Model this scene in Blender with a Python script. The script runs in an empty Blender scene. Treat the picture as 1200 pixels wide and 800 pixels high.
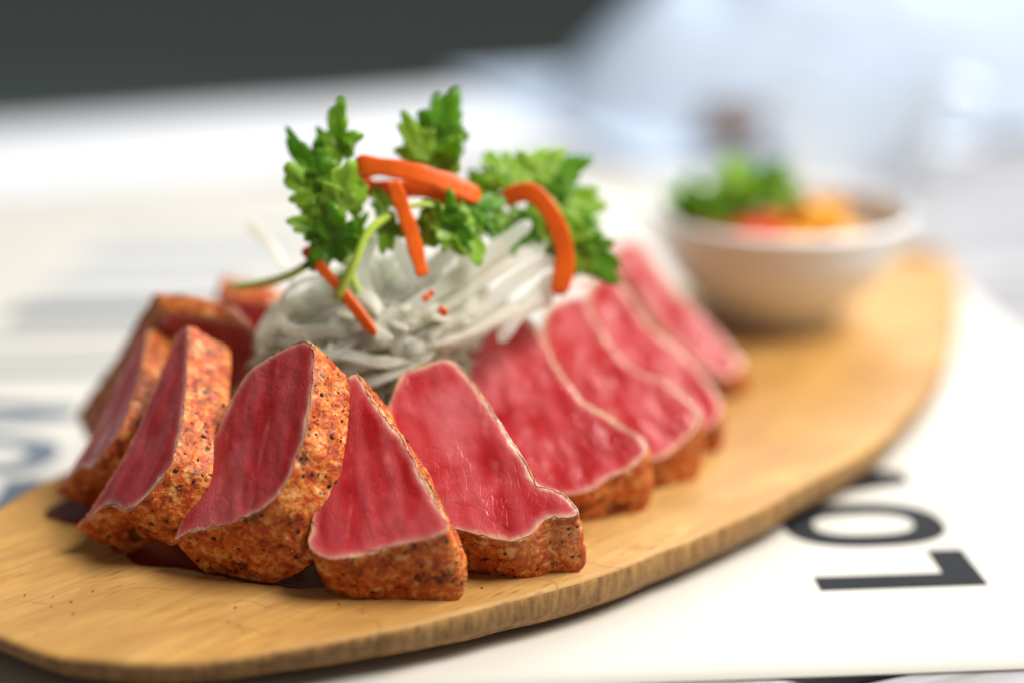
import bpy, bmesh, math, random
from mathutils import Vector, Matrix, noise
from mathutils.geometry import delaunay_2d_cdt
CM = 0.01
random.seed(4)
scene = bpy.context.scene
COL = scene.collection

# ------------------------------------------------------------------ camera
cam_d = bpy.data.cameras.new('camera')
cam = bpy.data.objects.new('camera', cam_d); COL.objects.link(cam)
cam.location = (0, 0, 0.238)
cam.rotation_euler = (math.radians(72), 0, 0)
cam_d.sensor_width = 36; cam_d.lens = 60
cam_d.clip_start = 0.01; cam_d.clip_end = 100
cam_d.dof.use_dof = True
cam_d.dof.focus_distance = 0.500
cam_d.dof.aperture_fstop = 2.0
scene.camera = cam
# ------------------------------------------------------------------ world, lamps, exposure
world = bpy.data.worlds.new('World'); scene.world = world; world.use_nodes = True
wb = world.node_tree.nodes['Background']
wb.inputs[0].default_value = (1.0, 0.97, 0.95, 1); wb.inputs[1].default_value = 0.12
def area(name, loc, target, size, power, col):
    d = bpy.data.lights.new(name, 'AREA'); d.shape = 'RECTANGLE'
    d.size, d.size_y = size; d.energy = power; d.color = col
    o = bpy.data.objects.new(name, d); COL.objects.link(o); o.location = loc
    o.rotation_euler = (Vector(target) - Vector(loc)).to_track_quat('-Z', 'Y').to_euler()
    return o
area('window_light', (1.25, 2.6, 1.9), (0.0, 0.55, 0.03), (2.4, 1.6), 78, (0.88, 0.94, 1.0))
area('side_window_light', (0.90, 0.38, 1.35), (0.0, 0.55, 0.03), (0.8, 0.75), 42, (1.0, 0.955, 0.885))
vs = scene.view_settings
vs.view_transform = 'Standard'; vs.look = 'None'; vs.exposure = 0.10; vs.gamma = 1; vs.use_curve_mapping = False

# ------------------------------------------------------------------ helpers
def link(name, me, mat=None, parent=None):
    o = bpy.data.objects.new(name, me); COL.objects.link(o)
    if mat is not None: me.materials.append(mat)
    if parent is not None: o.parent = parent
    return o
def mesh(name, verts, faces, smooth=True):
    me = bpy.data.meshes.new(name); me.from_pydata([tuple(v) for v in verts], [], faces); me.update()
    if smooth: me.polygons.foreach_set('use_smooth', [True]*len(me.polygons))
    return me
def from_bm(name, bm, smooth=True):
    me = bpy.data.meshes.new(name); bm.to_mesh(me); bm.free()
    if smooth: me.polygons.foreach_set('use_smooth', [True]*len(me.polygons))
    return me
def tag(o, label=None, cat=None, group=None, kind=None):
    if label: o['label'] = label
    if cat: o['category'] = cat
    if group: o['group'] = group
    if kind: o['kind'] = kind
    return o
def empty(name, loc=(0, 0, 0)):
    o = bpy.data.objects.new(name, None); COL.objects.link(o); o.location = loc; o.empty_display_size = .01
    return o
def cr(pts, n, closed=False):
    """Catmull-Rom resample to n points, even in arc length."""
    P = [Vector(p) for p in pts]; m = len(P); fine = []
    segs = m if closed else m-1
    for i in range(segs):
        if closed: a, b, c, d = P[i-1], P[i], P[(i+1) % m], P[(i+2) % m]
        else: a, b, c, d = P[max(i-1, 0)], P[i], P[i+1], P[min(i+2, m-1)]
        for k in range(20):
            t = k/20
            fine.append(0.5*((2*b)+(c-a)*t+(2*a-5*b+4*c-d)*t*t+(3*b-a-3*c+d)*t*t*t))
    fine.append(fine[0].copy() if closed else P[-1].copy())
    L = [0]
    for i in range(1, len(fine)): L.append(L[-1]+(fine[i]-fine[i-1]).length)
    out = []; j = 0
    for k in range(n):
        s = L[-1]*k/(n if closed else n-1)
        while j < len(L)-2 and L[j+1] < s: j += 1
        f = (s-L[j])/max(L[j+1]-L[j], 1e-12)
        out.append(fine[j].lerp(fine[j+1], min(f, 1)))
    return out
def sweep(pts, w, t, n=28, m=8, twist=0.0, sq=2.0, taper=0.25, wob=0.0, seed=0, up=(0, -0.35, 1)):
    """ribbon or strip swept along a curve; returns verts, faces (metres)"""
    C = cr(pts, n); V = []; F = []
    prev = None
    for i, c in enumerate(C):
        tg = (C[min(i+1, n-1)]-C[max(i-1, 0)]).normalized()
        if prev is None:
            nb = Vector(up); nb = (nb-tg*nb.dot(tg)).normalized()
        else: nb = (prev-tg*prev.dot(tg)).normalized()
        prev = nb
        s = i/(n-1); a0 = twist*s
        bt = tg.cross(nb)
        e = min(s, 1-s); k = 1-(1-min(1, e/0.06))**2*(1-taper)
        k *= 1+wob*noise.noise(Vector((seed*3.1, s*6, 0)))
        for j in range(m):
            a = 2*math.pi*j/m+math.pi/m
            ca, sa = math.cos(a), math.sin(a)
            x = math.copysign(abs(ca)**(2/sq), ca)*w/2*k; y = math.copysign(abs(sa)**(2/sq), sa)*t/2*k
            xr = x*math.cos(a0)-y*math.sin(a0); yr = x*math.sin(a0)+y*math.cos(a0)
            V.append(c+bt*xr+nb*yr)
    for i in range(n-1):
        for j in range(m):
            F.append((i*m+j, i*m+(j+1) % m, (i+1)*m+(j+1) % m, (i+1)*m+j))
    F.append(tuple(reversed(range(m)))); F.append(tuple(range((n-1)*m, n*m)))
    return V, F
def lathe(prof, n=64):
    V = []; F = []; m = len(prof)
    for i in range(n):
        a = 2*math.pi*i/n
        for r, z in prof: V.append((r*math.cos(a), r*math.sin(a), z))
    for i in range(n):
        for j in range(m-1):
            k = (i+1) % n
            F.append((i*m+j, k*m+j, k*m+j+1, i*m+j+1))
    return V, F

# ------------------------------------------------------------------ materials
class MT:
    def __init__(s, name):
        s.m = bpy.data.materials.new(name); s.m.use_nodes = True
        s.t = s.m.node_tree; s.N = s.t.nodes; s.L = s.t.links
        s.p = s.N['Principled BSDF']; s.out = s.N['Material Output']
    def n(s, typ, **kw):
        x = s.N.new(typ)
        for k, v in kw.items():
            if isinstance(k, str) and hasattr(x, k): setattr(x, k, v)
        return x
    def val(s, node, **kw):
        for k, v in kw.items(): node.inputs[k.replace('_', ' ')].default_value = v
        return node
    def coord(s, scale=(1, 1, 1), rot=(0, 0, 0), rnd=True):
        tc = s.n('ShaderNodeTexCoord'); mp = s.n('ShaderNodeMapping')
        mp.inputs['Scale'].default_value = scale; mp.inputs['Rotation'].default_value = rot
        s.L.new(tc.outputs['Object'], mp.inputs['Vector'])
        if rnd:
            oi = s.n('ShaderNodeObjectInfo'); mu = s.n('ShaderNodeMath', operation='MULTIPLY'); mu.inputs[1].default_value = 7.0
            s.L.new(oi.outputs['Random'], mu.inputs[0])
            cb = s.n('ShaderNodeCombineXYZ')
            for i in range(3): s.L.new(mu.outputs[0], cb.inputs[i])
            s.L.new(cb.outputs[0], mp.inputs['Location'])
        return mp.outputs['Vector']
    def noise(s, vec, scale, detail=4, rough=.55, dist=0):
        x = s.n('ShaderNodeTexNoise'); s.L.new(vec, x.inputs['Vector'])
        x.inputs['Scale'].default_value = scale; x.inputs['Detail'].default_value = detail
        x.inputs['Roughness'].default_value = rough; x.inputs['Distortion'].default_value = dist
        return x.outputs['Fac']
    def ramp(s, fac, stops, interp='LINEAR'):
        r = s.n('ShaderNodeValToRGB'); r.color_ramp.interpolation = interp; e = r.color_ramp.elements
        while len(e) < len(stops): e.new(0.5)
        for q, (p, c) in zip(e, stops):
            q.position = p; q.color = (c, c, c, 1) if isinstance(c, (int, float)) else (*c, 1)
        s.L.new(fac, r.inputs[0]); return r.outputs[0]
    def mix(s, fac, a, b, mode='MIX'):
        x = s.n('ShaderNodeMix', data_type='RGBA', blend_type=mode)
        for sock, v in ((x.inputs[0], fac), (x.inputs[6], a), (x.inputs[7], b)):
            if isinstance(v, (int, float)): sock.default_value = v
            elif isinstance(v, tuple): sock.default_value = (*v, 1)
            else: s.L.new(v, sock)
        return x.outputs[2]
    def math(s, op, a, b=0.0):
        x = s.n('ShaderNodeMath', operation=op)
        for i, v in enumerate((a, b)):
            if isinstance(v, (int, float)): x.inputs[i].default_value = v
            else: s.L.new(v, x.inputs[i])
        return x.outputs[0]
    def bump(s, h, strength, dist, prev=None):
        b = s.n('ShaderNodeBump'); b.inputs['Strength'].default_value = strength; b.inputs['Distance'].default_value = dist
        s.L.new(h, b.inputs['Height'])
        if prev is not None: s.L.new(prev, b.inputs['Normal'])
        return b.outputs[0]
    def set(s, **kw):
        for k, v in kw.items():
            i = s.p.inputs[k.replace('_', ' ')]
            if isinstance(v, tuple) and len(v) == 3 and i.type == 'RGBA': i.default_value = (*v, 1)
            elif isinstance(v, (int, float, tuple)): i.default_value = v
            else: s.L.new(v, i)
        return s

def m_flesh():
    s = MT('tuna_flesh'); v = s.coord()
    at = s.n('ShaderNodeAttribute'); at.attribute_name = 'edge'
    wob = s.noise(v, 170, 3); wob2 = s.noise(v, 700, 2)
    d = s.math('ADD', at.outputs['Fac'], s.math('MULTIPLY', s.math('SUBTRACT', wob, 0.5), 0.22))
    d = s.math('ADD', d, s.math('MULTIPLY', s.math('SUBTRACT', wob2, 0.5), 0.05))
    d = s.math('ADD', d, s.math('MULTIPLY', s.math('SUBTRACT', s.noise(v, 62, 2), 0.5), 0.30))
    body = s.ramp(s.noise(v, 48, 2, .5, .6), [(.3, (.39, .009, .013)), (.5, (.51, .034, .041)), (.72, (.62, .120, .135))])
    # fascia: pale, thin, wandering lines along the loin
    vv = s.coord((1, .28, 1), (0, 0, math.radians(-42)))
    w = s.n('ShaderNodeTexWave', wave_type='BANDS', bands_direction='X', wave_profile='SIN'); s.L.new(vv, w.inputs['Vector'])
    s.val(w, Scale=30.0, Distortion=9.0, Detail=3.0, Detail_Scale=.8)
    w.inputs['Detail Roughness'].default_value = .45
    line = s.ramp(w.outputs['Fac'], [(0.0, 1.0), (.035, .35), (.10, 0.0)])
    amt = s.math('MULTIPLY', line, s.ramp(s.noise(v, 110, 2), [(.48, 0.0), (.68, .40)]))
    w2 = s.n('ShaderNodeTexWave', wave_type='BANDS', bands_direction='X', wave_profile='SIN'); s.L.new(s.coord((1, .5, 1), (0, 0, math.radians(-40))), w2.inputs['Vector'])
    s.val(w2, Scale=34.0, Distortion=6.0, Detail=3.0, Detail_Scale=.9)
    body = s.mix(s.ramp(w2.outputs['Fac'], [(.3, .0), (1.0, .24)]), body, (.72, .17, .19))
    body = s.mix(amt, body, (.74, .27, .23))
    rim = s.ramp(d, [(.0, (.66, .36, .16)), (.04, (.80, .55, .36)), (.10, (.78, .40, .32)), (.20, (.66, .16, .15))])
    f = s.ramp(d, [(.03, 0.0), (.34, 1.0)])
    col = s.mix(f, rim, body)
    fib = s.coord((1, .16, 1), (0, 0, math.radians(-50)))
    fine = s.noise(fib, 1500, 3, .6, .8)
    vor = s.n('ShaderNodeTexVoronoi', feature='DISTANCE_TO_EDGE'); s.L.new(s.coord((1, .45, 1), (0, 0, .6)), vor.inputs['Vector']); vor.inputs['Scale'].default_value = 480
    crack = s.ramp(vor.outputs['Distance'], [(0, 0.0), (.10, 1.0)])
    b = s.bump(fine, .12, .0005)
    b = s.bump(s.mix(s.ramp(s.noise(v, 60, 2), [(.42, 0.0), (.58, 1.0)]), (1, 1, 1), crack), .22, .0005, b)
    b = s.bump(w2.outputs['Fac'], .12, .0010, b)
    b = s.bump(s.noise(v, 150, 2), .22, .0020, b)
    s.set(Base_Color=col, Roughness=s.ramp(s.noise(v, 120, 3), [(.35, .13), (.65, .36)]), Subsurface_Weight=.32, Subsurface_Scale=.004,
          Subsurface_Radius=(1.0, .25, .18), Specular_IOR_Level=.5, Normal=b)
    return s.m
def m_crust():
    s = MT('seared_crust'); v = s.coord()
    base = s.ramp(s.noise(v, 240, 5, .70, .5), [(.34, (.17, .018, .005)), (.44, (.46, .075, .010)), (.54, (.66, .20, .030)), (.66, (.80, .45, .18))])
    red = s.noise(v, 420, 3, .6)
    col = s.mix(s.ramp(red, [(.52, 0.0), (.60, .8)]), base, (.50, .065, .010))
    vo = s.n('ShaderNodeTexVoronoi', feature='F1'); s.L.new(v, vo.inputs['Vector']); vo.inputs['Scale'].default_value = 300
    sp = s.ramp(vo.outputs['Distance'], [(.20, 1.0), (.34, 0.0)])
    sp = s.math('MULTIPLY', sp, s.ramp(s.noise(v, 230, 2), [(.56, 0.0), (.62, 1.0)]))
    col = s.mix(sp, col, (.045, .014, .006))
    char = s.ramp(s.noise(v, 85, 5, .75), [(.56, 0.0), (.63, .92)])
    col = s.mix(char, col, (.075, .018, .006))
    b = s.bump(s.noise(v, 800, 3, .6), .4, .0008)
    b = s.bump(s.noise(v, 330, 3), .6, .0014, b)
    s.set(Base_Color=col, Roughness=s.ramp(s.noise(v, 260, 2), [(.35, .34), (.65, .62)]), Specular_IOR_Level=.35, Subsurface_Weight=.12, Subsurface_Scale=.002, Subsurface_Radius=(1, .4, .2), Normal=b)
    return s.m
def plain(name, col, rough=.5, var=.25, scale=200, bump=.2, bd=.0006, **kw):
    s = MT(name); v = s.coord()
    f = s.noise(v, scale, 4)
    c = s.mix(f, tuple(x*(1-var) for x in col), tuple(min(1, x*(1+var)) for x in col))
    s.set(Base_Color=c, Roughness=rough, Normal=s.bump(s.noise(v, scale*2.3, 3), bump, bd), **kw)
    return s.m
def m_leaf(name, c1, c2):
    s = MT(name); v = s.coord()
    at = s.n('ShaderNodeAttribute'); at.attribute_name = 'vein'
    c = s.ramp(s.noise(v, 160, 3), [(.3, c1), (.7, c2)])
    c = s.mix(s.ramp(at.outputs['Fac'], [(.0, .55), (.25, 0.0)]), c, (.24, .38, .09))
    s.set(Base_Color=c, Roughness=.38, Normal=s.bump(at.outputs['Fac'], .5, .0006))
    tr = s.n('ShaderNodeBsdfTranslucent'); s.L.new(s.mix(.5, c, (.22, .50, .02)), tr.inputs['Color'])
    mx = s.n('ShaderNodeMixShader'); mx.inputs[0].default_value = .55
    s.L.new(s.p.outputs[0], mx.inputs[1]); s.L.new(tr.outputs[0], mx.inputs[2]); s.L.new(mx.outputs[0], s.out.inputs[0])
    return s.m
def m_radish():
    s = MT('white_radish'); v = s.coord()
    c = s.ramp(s.noise(v, 90, 3), [(.3, (.97, .955, .84)), (.7, (.985, .98, .93))])
    s.set(Base_Color=c, Roughness=.18, Subsurface_Weight=.6, Subsurface_Scale=.006, Subsurface_Radius=(1, 1, .75), Normal=s.bump(s.noise(v, 300, 3), .25, .0008))
    tr = s.n('ShaderNodeBsdfTranslucent'); tr.inputs['Color'].default_value = (.98, .97, .90, 1)
    tp = s.n('ShaderNodeBsdfTransparent'); tp.inputs['Color'].default_value = (.96, .98, .90, 1)
    mx = s.n('ShaderNodeMixShader'); mx.inputs[0].default_value = .52
    s.L.new(s.p.outputs[0], mx.inputs[1]); s.L.new(tr.outputs[0], mx.inputs[2])
    m2 = s.n('ShaderNodeMixShader'); m2.inputs[0].default_value = .24
    s.L.new(mx.outputs[0], m2.inputs[1]); s.L.new(tp.outputs[0], m2.inputs[2]); s.L.new(m2.outputs[0], s.out.inputs[0])
    return s.m
def m_board():
    s = MT('board_wood'); ang = math.radians(-47)
    g = s.coord((1, .09, .8), (0, 0, 0), False)     # object space: y runs along the board
    g0 = s.coord((1, .30, 1), (0, 0, 0), False)
    col = s.ramp(s.noise(g0, 16, 4, .6, .9), [(.30, (.44, .20, .038)), (.50, (.61, .335, .088)), (.70, (.73, .47, .165))])
    fine = s.noise(g, 420, 4, .6, .3)
    col = s.mix(s.ramp(fine, [(.35, .5), (.60, 0.0)]), col, (.33, .16, .042))
    w = s.n('ShaderNodeTexWave', wave_type='RINGS', rings_direction='SPHERICAL'); s.L.new(s.coord((1, .24, 1), (0, 0, 0), False), w.inputs['Vector'])
    s.val(w, Scale=21.0, Distortion=3.5, Detail=3.0, Detail_Scale=1.4)
    col = s.mix(s.ramp(w.outputs['Fac'], [(.05, .24), (.5, 0.0)]), col, (.42, .23, .07))
    po = s.n('ShaderNodeTexVoronoi', feature='F1'); s.L.new(s.coord((1, .22, 1), (0, 0, 0), False), po.inputs['Vector']); po.inputs['Scale'].default_value = 330
    pm = s.math('MULTIPLY', s.ramp(po.outputs['Distance'], [(.10, 1.0), (.26, 0.0)]), s.ramp(s.noise(g0, 60, 2), [(.40, 0.0), (.60, .75)]))
    col = s.mix(pm, col, (.20, .09, .025))
    kn = s.ramp(s.noise(g0, 34, 2, .5), [(.66, 0.0), (.76, .5)])
    col = s.mix(kn, col, (.38, .17, .045))
    blo = s.ramp(s.noise(s.coord((1, .55, 1), (0, 0, 0), False), 26, 5, .65, .5), [(.40, 0.0), (.64, .70)])
    col = s.mix(blo, col, (.40, .20, .055))
    kf = s.n('ShaderNodeTexWave', wave_type='BANDS', bands_direction='X'); s.L.new(s.coord((1, .35, 1), (0, 0, 1.05), False), kf.inputs['Vector']); s.val(kf, Scale=55.0, Distortion=18.0, Detail=1.0, Detail_Scale=.5)
    km = s.math('MULTIPLY', s.ramp(kf.outputs['Fac'], [(0.0, 1.0), (.012, 0.0)]), s.ramp(s.noise(g0, 22, 1), [(.50, 0.0), (.60, .5)]))
    col = s.mix(km, col, (.30, .14, .04))
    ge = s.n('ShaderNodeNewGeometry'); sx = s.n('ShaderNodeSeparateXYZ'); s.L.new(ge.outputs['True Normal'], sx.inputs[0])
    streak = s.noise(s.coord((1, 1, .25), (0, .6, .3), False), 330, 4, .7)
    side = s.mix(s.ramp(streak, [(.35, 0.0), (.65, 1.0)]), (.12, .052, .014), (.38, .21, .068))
    col = s.mix(s.ramp(sx.outputs['Z'], [(.25, .85), (.75, 0.0)]), col, side)  # streaked side walls coloured darker to stand in for their shade
    b = s.bump(fine, .45, .0006); b = s.bump(km, -.3, .0006, b); b = s.bump(pm, -.25, .0006, b); b = s.bump(s.noise(g0, 60, 3), .2, .0012, b)
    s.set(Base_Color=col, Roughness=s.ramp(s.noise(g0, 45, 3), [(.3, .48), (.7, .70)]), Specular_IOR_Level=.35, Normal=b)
    return s.m
def m_paper():
    s = MT('paper_stock'); v = s.coord((1, 1, 1), (0, 0, 0), False)
    c = s.ramp(s.noise(v, 9, 5, .6), [(.3, (.60, .575, .52)), (.7, (.64, .615, .56))])
    fl = s.n('ShaderNodeTexVoronoi', feature='F1'); s.L.new(v, fl.inputs['Vector']); fl.inputs['Scale'].default_value = 85
    fm = s.math('MULTIPLY', s.ramp(fl.outputs['Distance'], [(.04, 1.0), (.09, 0.0)]), s.ramp(s.noise(v, 31, 1), [(.60, 0.0), (.64, .6)]))
    c = s.mix(fm, c, (.30, .24, .17))
    s.set(Base_Color=c, Roughness=.75, Specular_IOR_Level=.3, Normal=s.bump(s.noise(v, 700, 4), .12, .0004))
    return s.m
def m_plank():
    s = MT('grey_plank'); g = s.coord((.06, 1, 1))
    c = s.ramp(s.noise(g, 130, 5, .65, .4), [(.3, (.21, .195, .19)), (.55, (.33, .315, .32)), (.75, (.42, .41, .42))])
    s.set(Base_Color=c, Roughness=.36, Normal=s.bump(s.noise(g, 260, 4), .25, .0006))
    return s.m
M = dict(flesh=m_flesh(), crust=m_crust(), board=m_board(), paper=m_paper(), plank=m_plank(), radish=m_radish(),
    leaf=m_leaf('coriander_leaf', (.32, .58, .02), (.50, .74, .09)), leaf_dark=m_leaf('coriander_leaf_dark', (.13, .37, .016), (.24, .51, .03)),
    stem=plain('coriander_stem', (.52, .72, .09), .35, .15, 150, Subsurface_Weight=.5, Subsurface_Scale=.003),
    carrot=plain('carrot', (.88, .135, .006), .30, .2, 330, .4, .0006, Subsurface_Weight=.3, Subsurface_Scale=.003, Subsurface_Radius=(1.0, .35, .1)),
    pepper=plain('black_pepper', (.022, .011, .007), .6, .4, 900, .4), chilli=plain('chilli_flake', (.42, .07, .012), .45, .4, 700, .4),
    ceramic=plain('white_ceramic', (.76, .78, .80), .16, .03, 40, .04, .0004, Coat_Weight=.3, Coat_Roughness=.08),
    ink=plain('printed_ink', (.030, .032, .036), .95, .15, 90, .05, Specular_IOR_Level=.12), ink_pale=plain('pale_print', (.40, .43, .48), .75, .08, 60, .05),
    ink_blue=plain('blue_grey_print', (.14, .17, .21), .9, .12, 60, .05, Specular_IOR_Level=.15),
    floor=plain('dark_floor', (.27, .34, .325), .8, .12, 3, .1, .002), cloth=plain('white_linen', (.50, .60, .75), .85, .05, 60, .3, .0008),
    table_sheen=plain('white_table_sheen', (.80, .81, .84), .6, .03, 30, .1),
    brown=plain('brown_wood', (.20, .10, .045), .45, .3, 90, .2), mango=plain('yellow_fruit', (.86, .42, .03), .35, .15, 160, .25, .0006, Subsurface_Weight=.3, Subsurface_Scale=.004),
    steel=plain('dark_leg_metal', (.06, .06, .065), .4, .1, 60, .1))
def m_juice():
    s = MT('meat_juice'); v = s.coord((1, 1, 1), (0, 0, 0), False)
    s.set(Base_Color=s.ramp(s.noise(v, 60, 3), [(.3, (.05, .005, .003)), (.7, (.17, .022, .006))]), Roughness=.06, IOR=1.34)
    return s.m
M['juice'] = m_juice()
M['glass'] = plain('clear_glass', (.97, .98, .99), .55, .01, 20, .02, .0002, Transmission_Weight=1.0, IOR=1.45)

SL = [
 ('s1', [-14.26, 49.85, 2.48], [0.323, -0.946, 0.0], [0.595, 0.203, 0.778], [-0.736, -0.252, 0.628], [[-0.78, -0.23], [-0.48, 0.15], [-0.19, 0.98], [0.86, 1.59], [0.99, 2.96], [0.31, 3.8], [-1.04, 4.59], [-3.08, 5.47], [-3.51, 5.38], [-3.54, 4.94], [-2.62, 3.83], [-1.49, 2.34], [-0.81, 0.54]], [0.39, 0.37, -1.57], 'shaded seared tuna slice with charred end, outermost at the rounded end of the board'),
 ('s2', [-12.76, 46.73, 2.5], [0.545, -0.839, 0.0], [0.55, 0.357, 0.755], [-0.633, -0.411, 0.656], [[-0.91, -0.04], [-0.48, 0.29], [0.06, 1.12], [1.36, 1.49], [1.87, 2.94], [1.35, 4.04], [0.1, 5.25], [-1.88, 6.76], [-2.37, 6.77], [-2.52, 6.3], [-1.82, 4.85], [-0.99, 2.94], [-0.74, 0.8]], [0.47, 0.12, -1.46], 'seared tuna slice with a broad speckled crust strip next to the shaded outermost slice'),
 ('s3', [-9.31, 45.36, 2.8], [0.743, -0.669, 0.0], [0.412, 0.458, 0.788], [-0.527, -0.586, 0.616], [[-0.82, -0.03], [-0.52, 0.17], [0.46, 0.68], [1.82, 1.6], [2.36, 2.46], [2.34, 3.77], [1.9, 5.07], [1.19, 6.4], [0.89, 6.81], [0.43, 6.81], [-0.17, 6.5], [-0.77, 5.93], [-1.25, 5.18], [-1.29, 3.52], [-1.07, 1.33]], [0.58, -0.4, -1.4], 'deep red seared tuna slice with straight parallel muscle lines and peppery orange crust'),
 ('s4', [-3.84, 43.81, 3.2], [0.951, -0.309, 0.0], [0.219, 0.672, 0.707], [-0.219, -0.672, 0.707], [[-2.04, -0.03], [-2.21, 0.66], [-2.34, 2.11], [-2.43, 3.75], [-2.45, 5.16], [-2.29, 5.58], [-1.99, 5.5], [-1.29, 4.73], [-0.22, 3.75], [0.82, 2.52], [1.6, 1.57], [1.91, 1.04], [1.36, 0.71], [0.42, 0.37], [-0.5, -0.07], [-1.36, -0.27]], [0.24, -0.57, -1.42], 'triangular seared tuna slice with glistening creased red face, beside the deep red striped slice'),
 ('s5', [-0.49, 45.3, 3.1], [0.99, -0.139, 0.0], [0.098, 0.7, 0.707], [-0.098, -0.7, 0.707], [[-2.31, 0.34], [-3.38, 1.68], [-3.73, 3.33], [-3.6, 4.76], [-3.34, 5.18], [-2.95, 5.43], [-2.18, 5.71], [-1.77, 5.58], [-1.02, 4.75], [-0.11, 3.52], [0.48, 2.72], [1.08, 1.8], [1.73, 1.57], [2.35, 0.99], [2.12, 0.76], [1.44, 0.62], [0.87, 0.0], [-0.12, -0.01], [-1.15, 0.19]], [0.16, -0.58, -1.54], 'pink seared tuna slice with a notched, pale-streaked bottom crust, right after the glistening creased slice'),
 ('s6', [3.22, 49.67, 3.15], [0.998, -0.07, 0.0], [0.049, 0.705, 0.707], [-0.049, -0.705, 0.707], [[-4.72, 4.7], [-4.19, 5.19], [-3.36, 5.62], [-2.88, 5.57], [-2.34, 4.76], [-1.89, 3.84], [-1.16, 2.78], [-0.46, 2.35], [0.37, 1.77], [1.05, 1.14], [0.66, 0.45], [-0.13, -0.0], [-0.79, -0.46], [-2.12, -0.64], [-3.51, 0.34], [-4.55, 2.24], [-4.93, 3.92]], [0.15, -0.27, -1.28], 'broad pink seared tuna slice whose pale right corner juts past the notched slice'),
 ('s7', [5.05, 52.22, 3.0], [0.999, -0.035, 0.0], [0.025, 0.707, 0.707], [-0.025, -0.707, 0.707], [[-4.01, 5.19], [-3.28, 5.7], [-2.69, 5.71], [-2.31, 4.92], [-1.44, 3.49], [-0.76, 2.92], [0.04, 2.61], [0.99, 1.74], [1.15, 1.09], [0.34, 0.13], [-0.42, -0.31], [-1.82, -0.18], [-3.15, 1.5], [-4.11, 4.04]], [0.18, -0.34, -1.33], 'seared tuna slice tucked third from the bowl, pale spot at its lower corner'),
 ('s8', [6.79, 55.25, 2.9], [1.0, -0.0, 0.0], [0.0, 0.707, 0.707], [-0.0, -0.707, 0.707], [[-4.02, 5.39], [-3.55, 5.84], [-3.03, 5.74], [-2.73, 5.28], [-1.92, 3.9], [-0.99, 2.94], [0.03, 1.74], [0.51, 0.68], [0.3, -0.0], [-0.46, -0.32], [-1.77, -0.0], [-3.34, 2.14], [-4.22, 4.34]], [0.2, -0.26, -1.25], 'seared tuna slice second from the white bowl in the fanned row'),
 ('s9', [8.4, 61.06, 2.6], [0.999, 0.035, 0.0], [-0.025, 0.707, 0.707], [0.025, -0.707, 0.707], [[-4.43, 5.26], [-3.96, 5.83], [-3.22, 5.9], [-2.79, 5.16], [-1.7, 3.48], [-0.85, 2.42], [0.09, 1.08], [0.44, 0.54], [0.0, 0.0], [-0.81, 0.01], [-2.18, 1.29], [-3.52, 3.53]], [0.37, -0.22, -1.19], 'pink seared tuna slice at the end of the row, touching distance from the white bowl'),
 ('b1', [-13.46, 55.79, 1.9], [0.94, -0.342, 0.0], [-0.071, -0.195, 0.978], [-0.335, -0.919, -0.208], [[-1.63, 0.19], [0.38, 2.63], [2.26, 5.18], [2.85, 5.57], [4.06, 5.58], [5.06, 5.51], [5.84, 4.96], [5.23, 3.13], [3.48, 0.52], [-0.72, -0.11]], [-0.89, 0.17, -0.9], 'seared tuna slice with a black charred top corner, leaning behind the two outermost slices'),
 ('b2', [-9.47, 59.23, 1.9], [0.966, -0.259, 0.0], [-0.054, -0.201, 0.978], [-0.253, -0.945, -0.208], [[-2.26, -0.24], [-1.46, 2.77], [-0.75, 4.6], [-0.39, 4.76], [0.64, 4.64], [1.42, 4.43], [1.9, 3.08], [1.71, 0.18]], [-0.38, 0.13, -1.09], 'seared tuna slice half hidden under the green stem at the back of the radish heap')]
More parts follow.
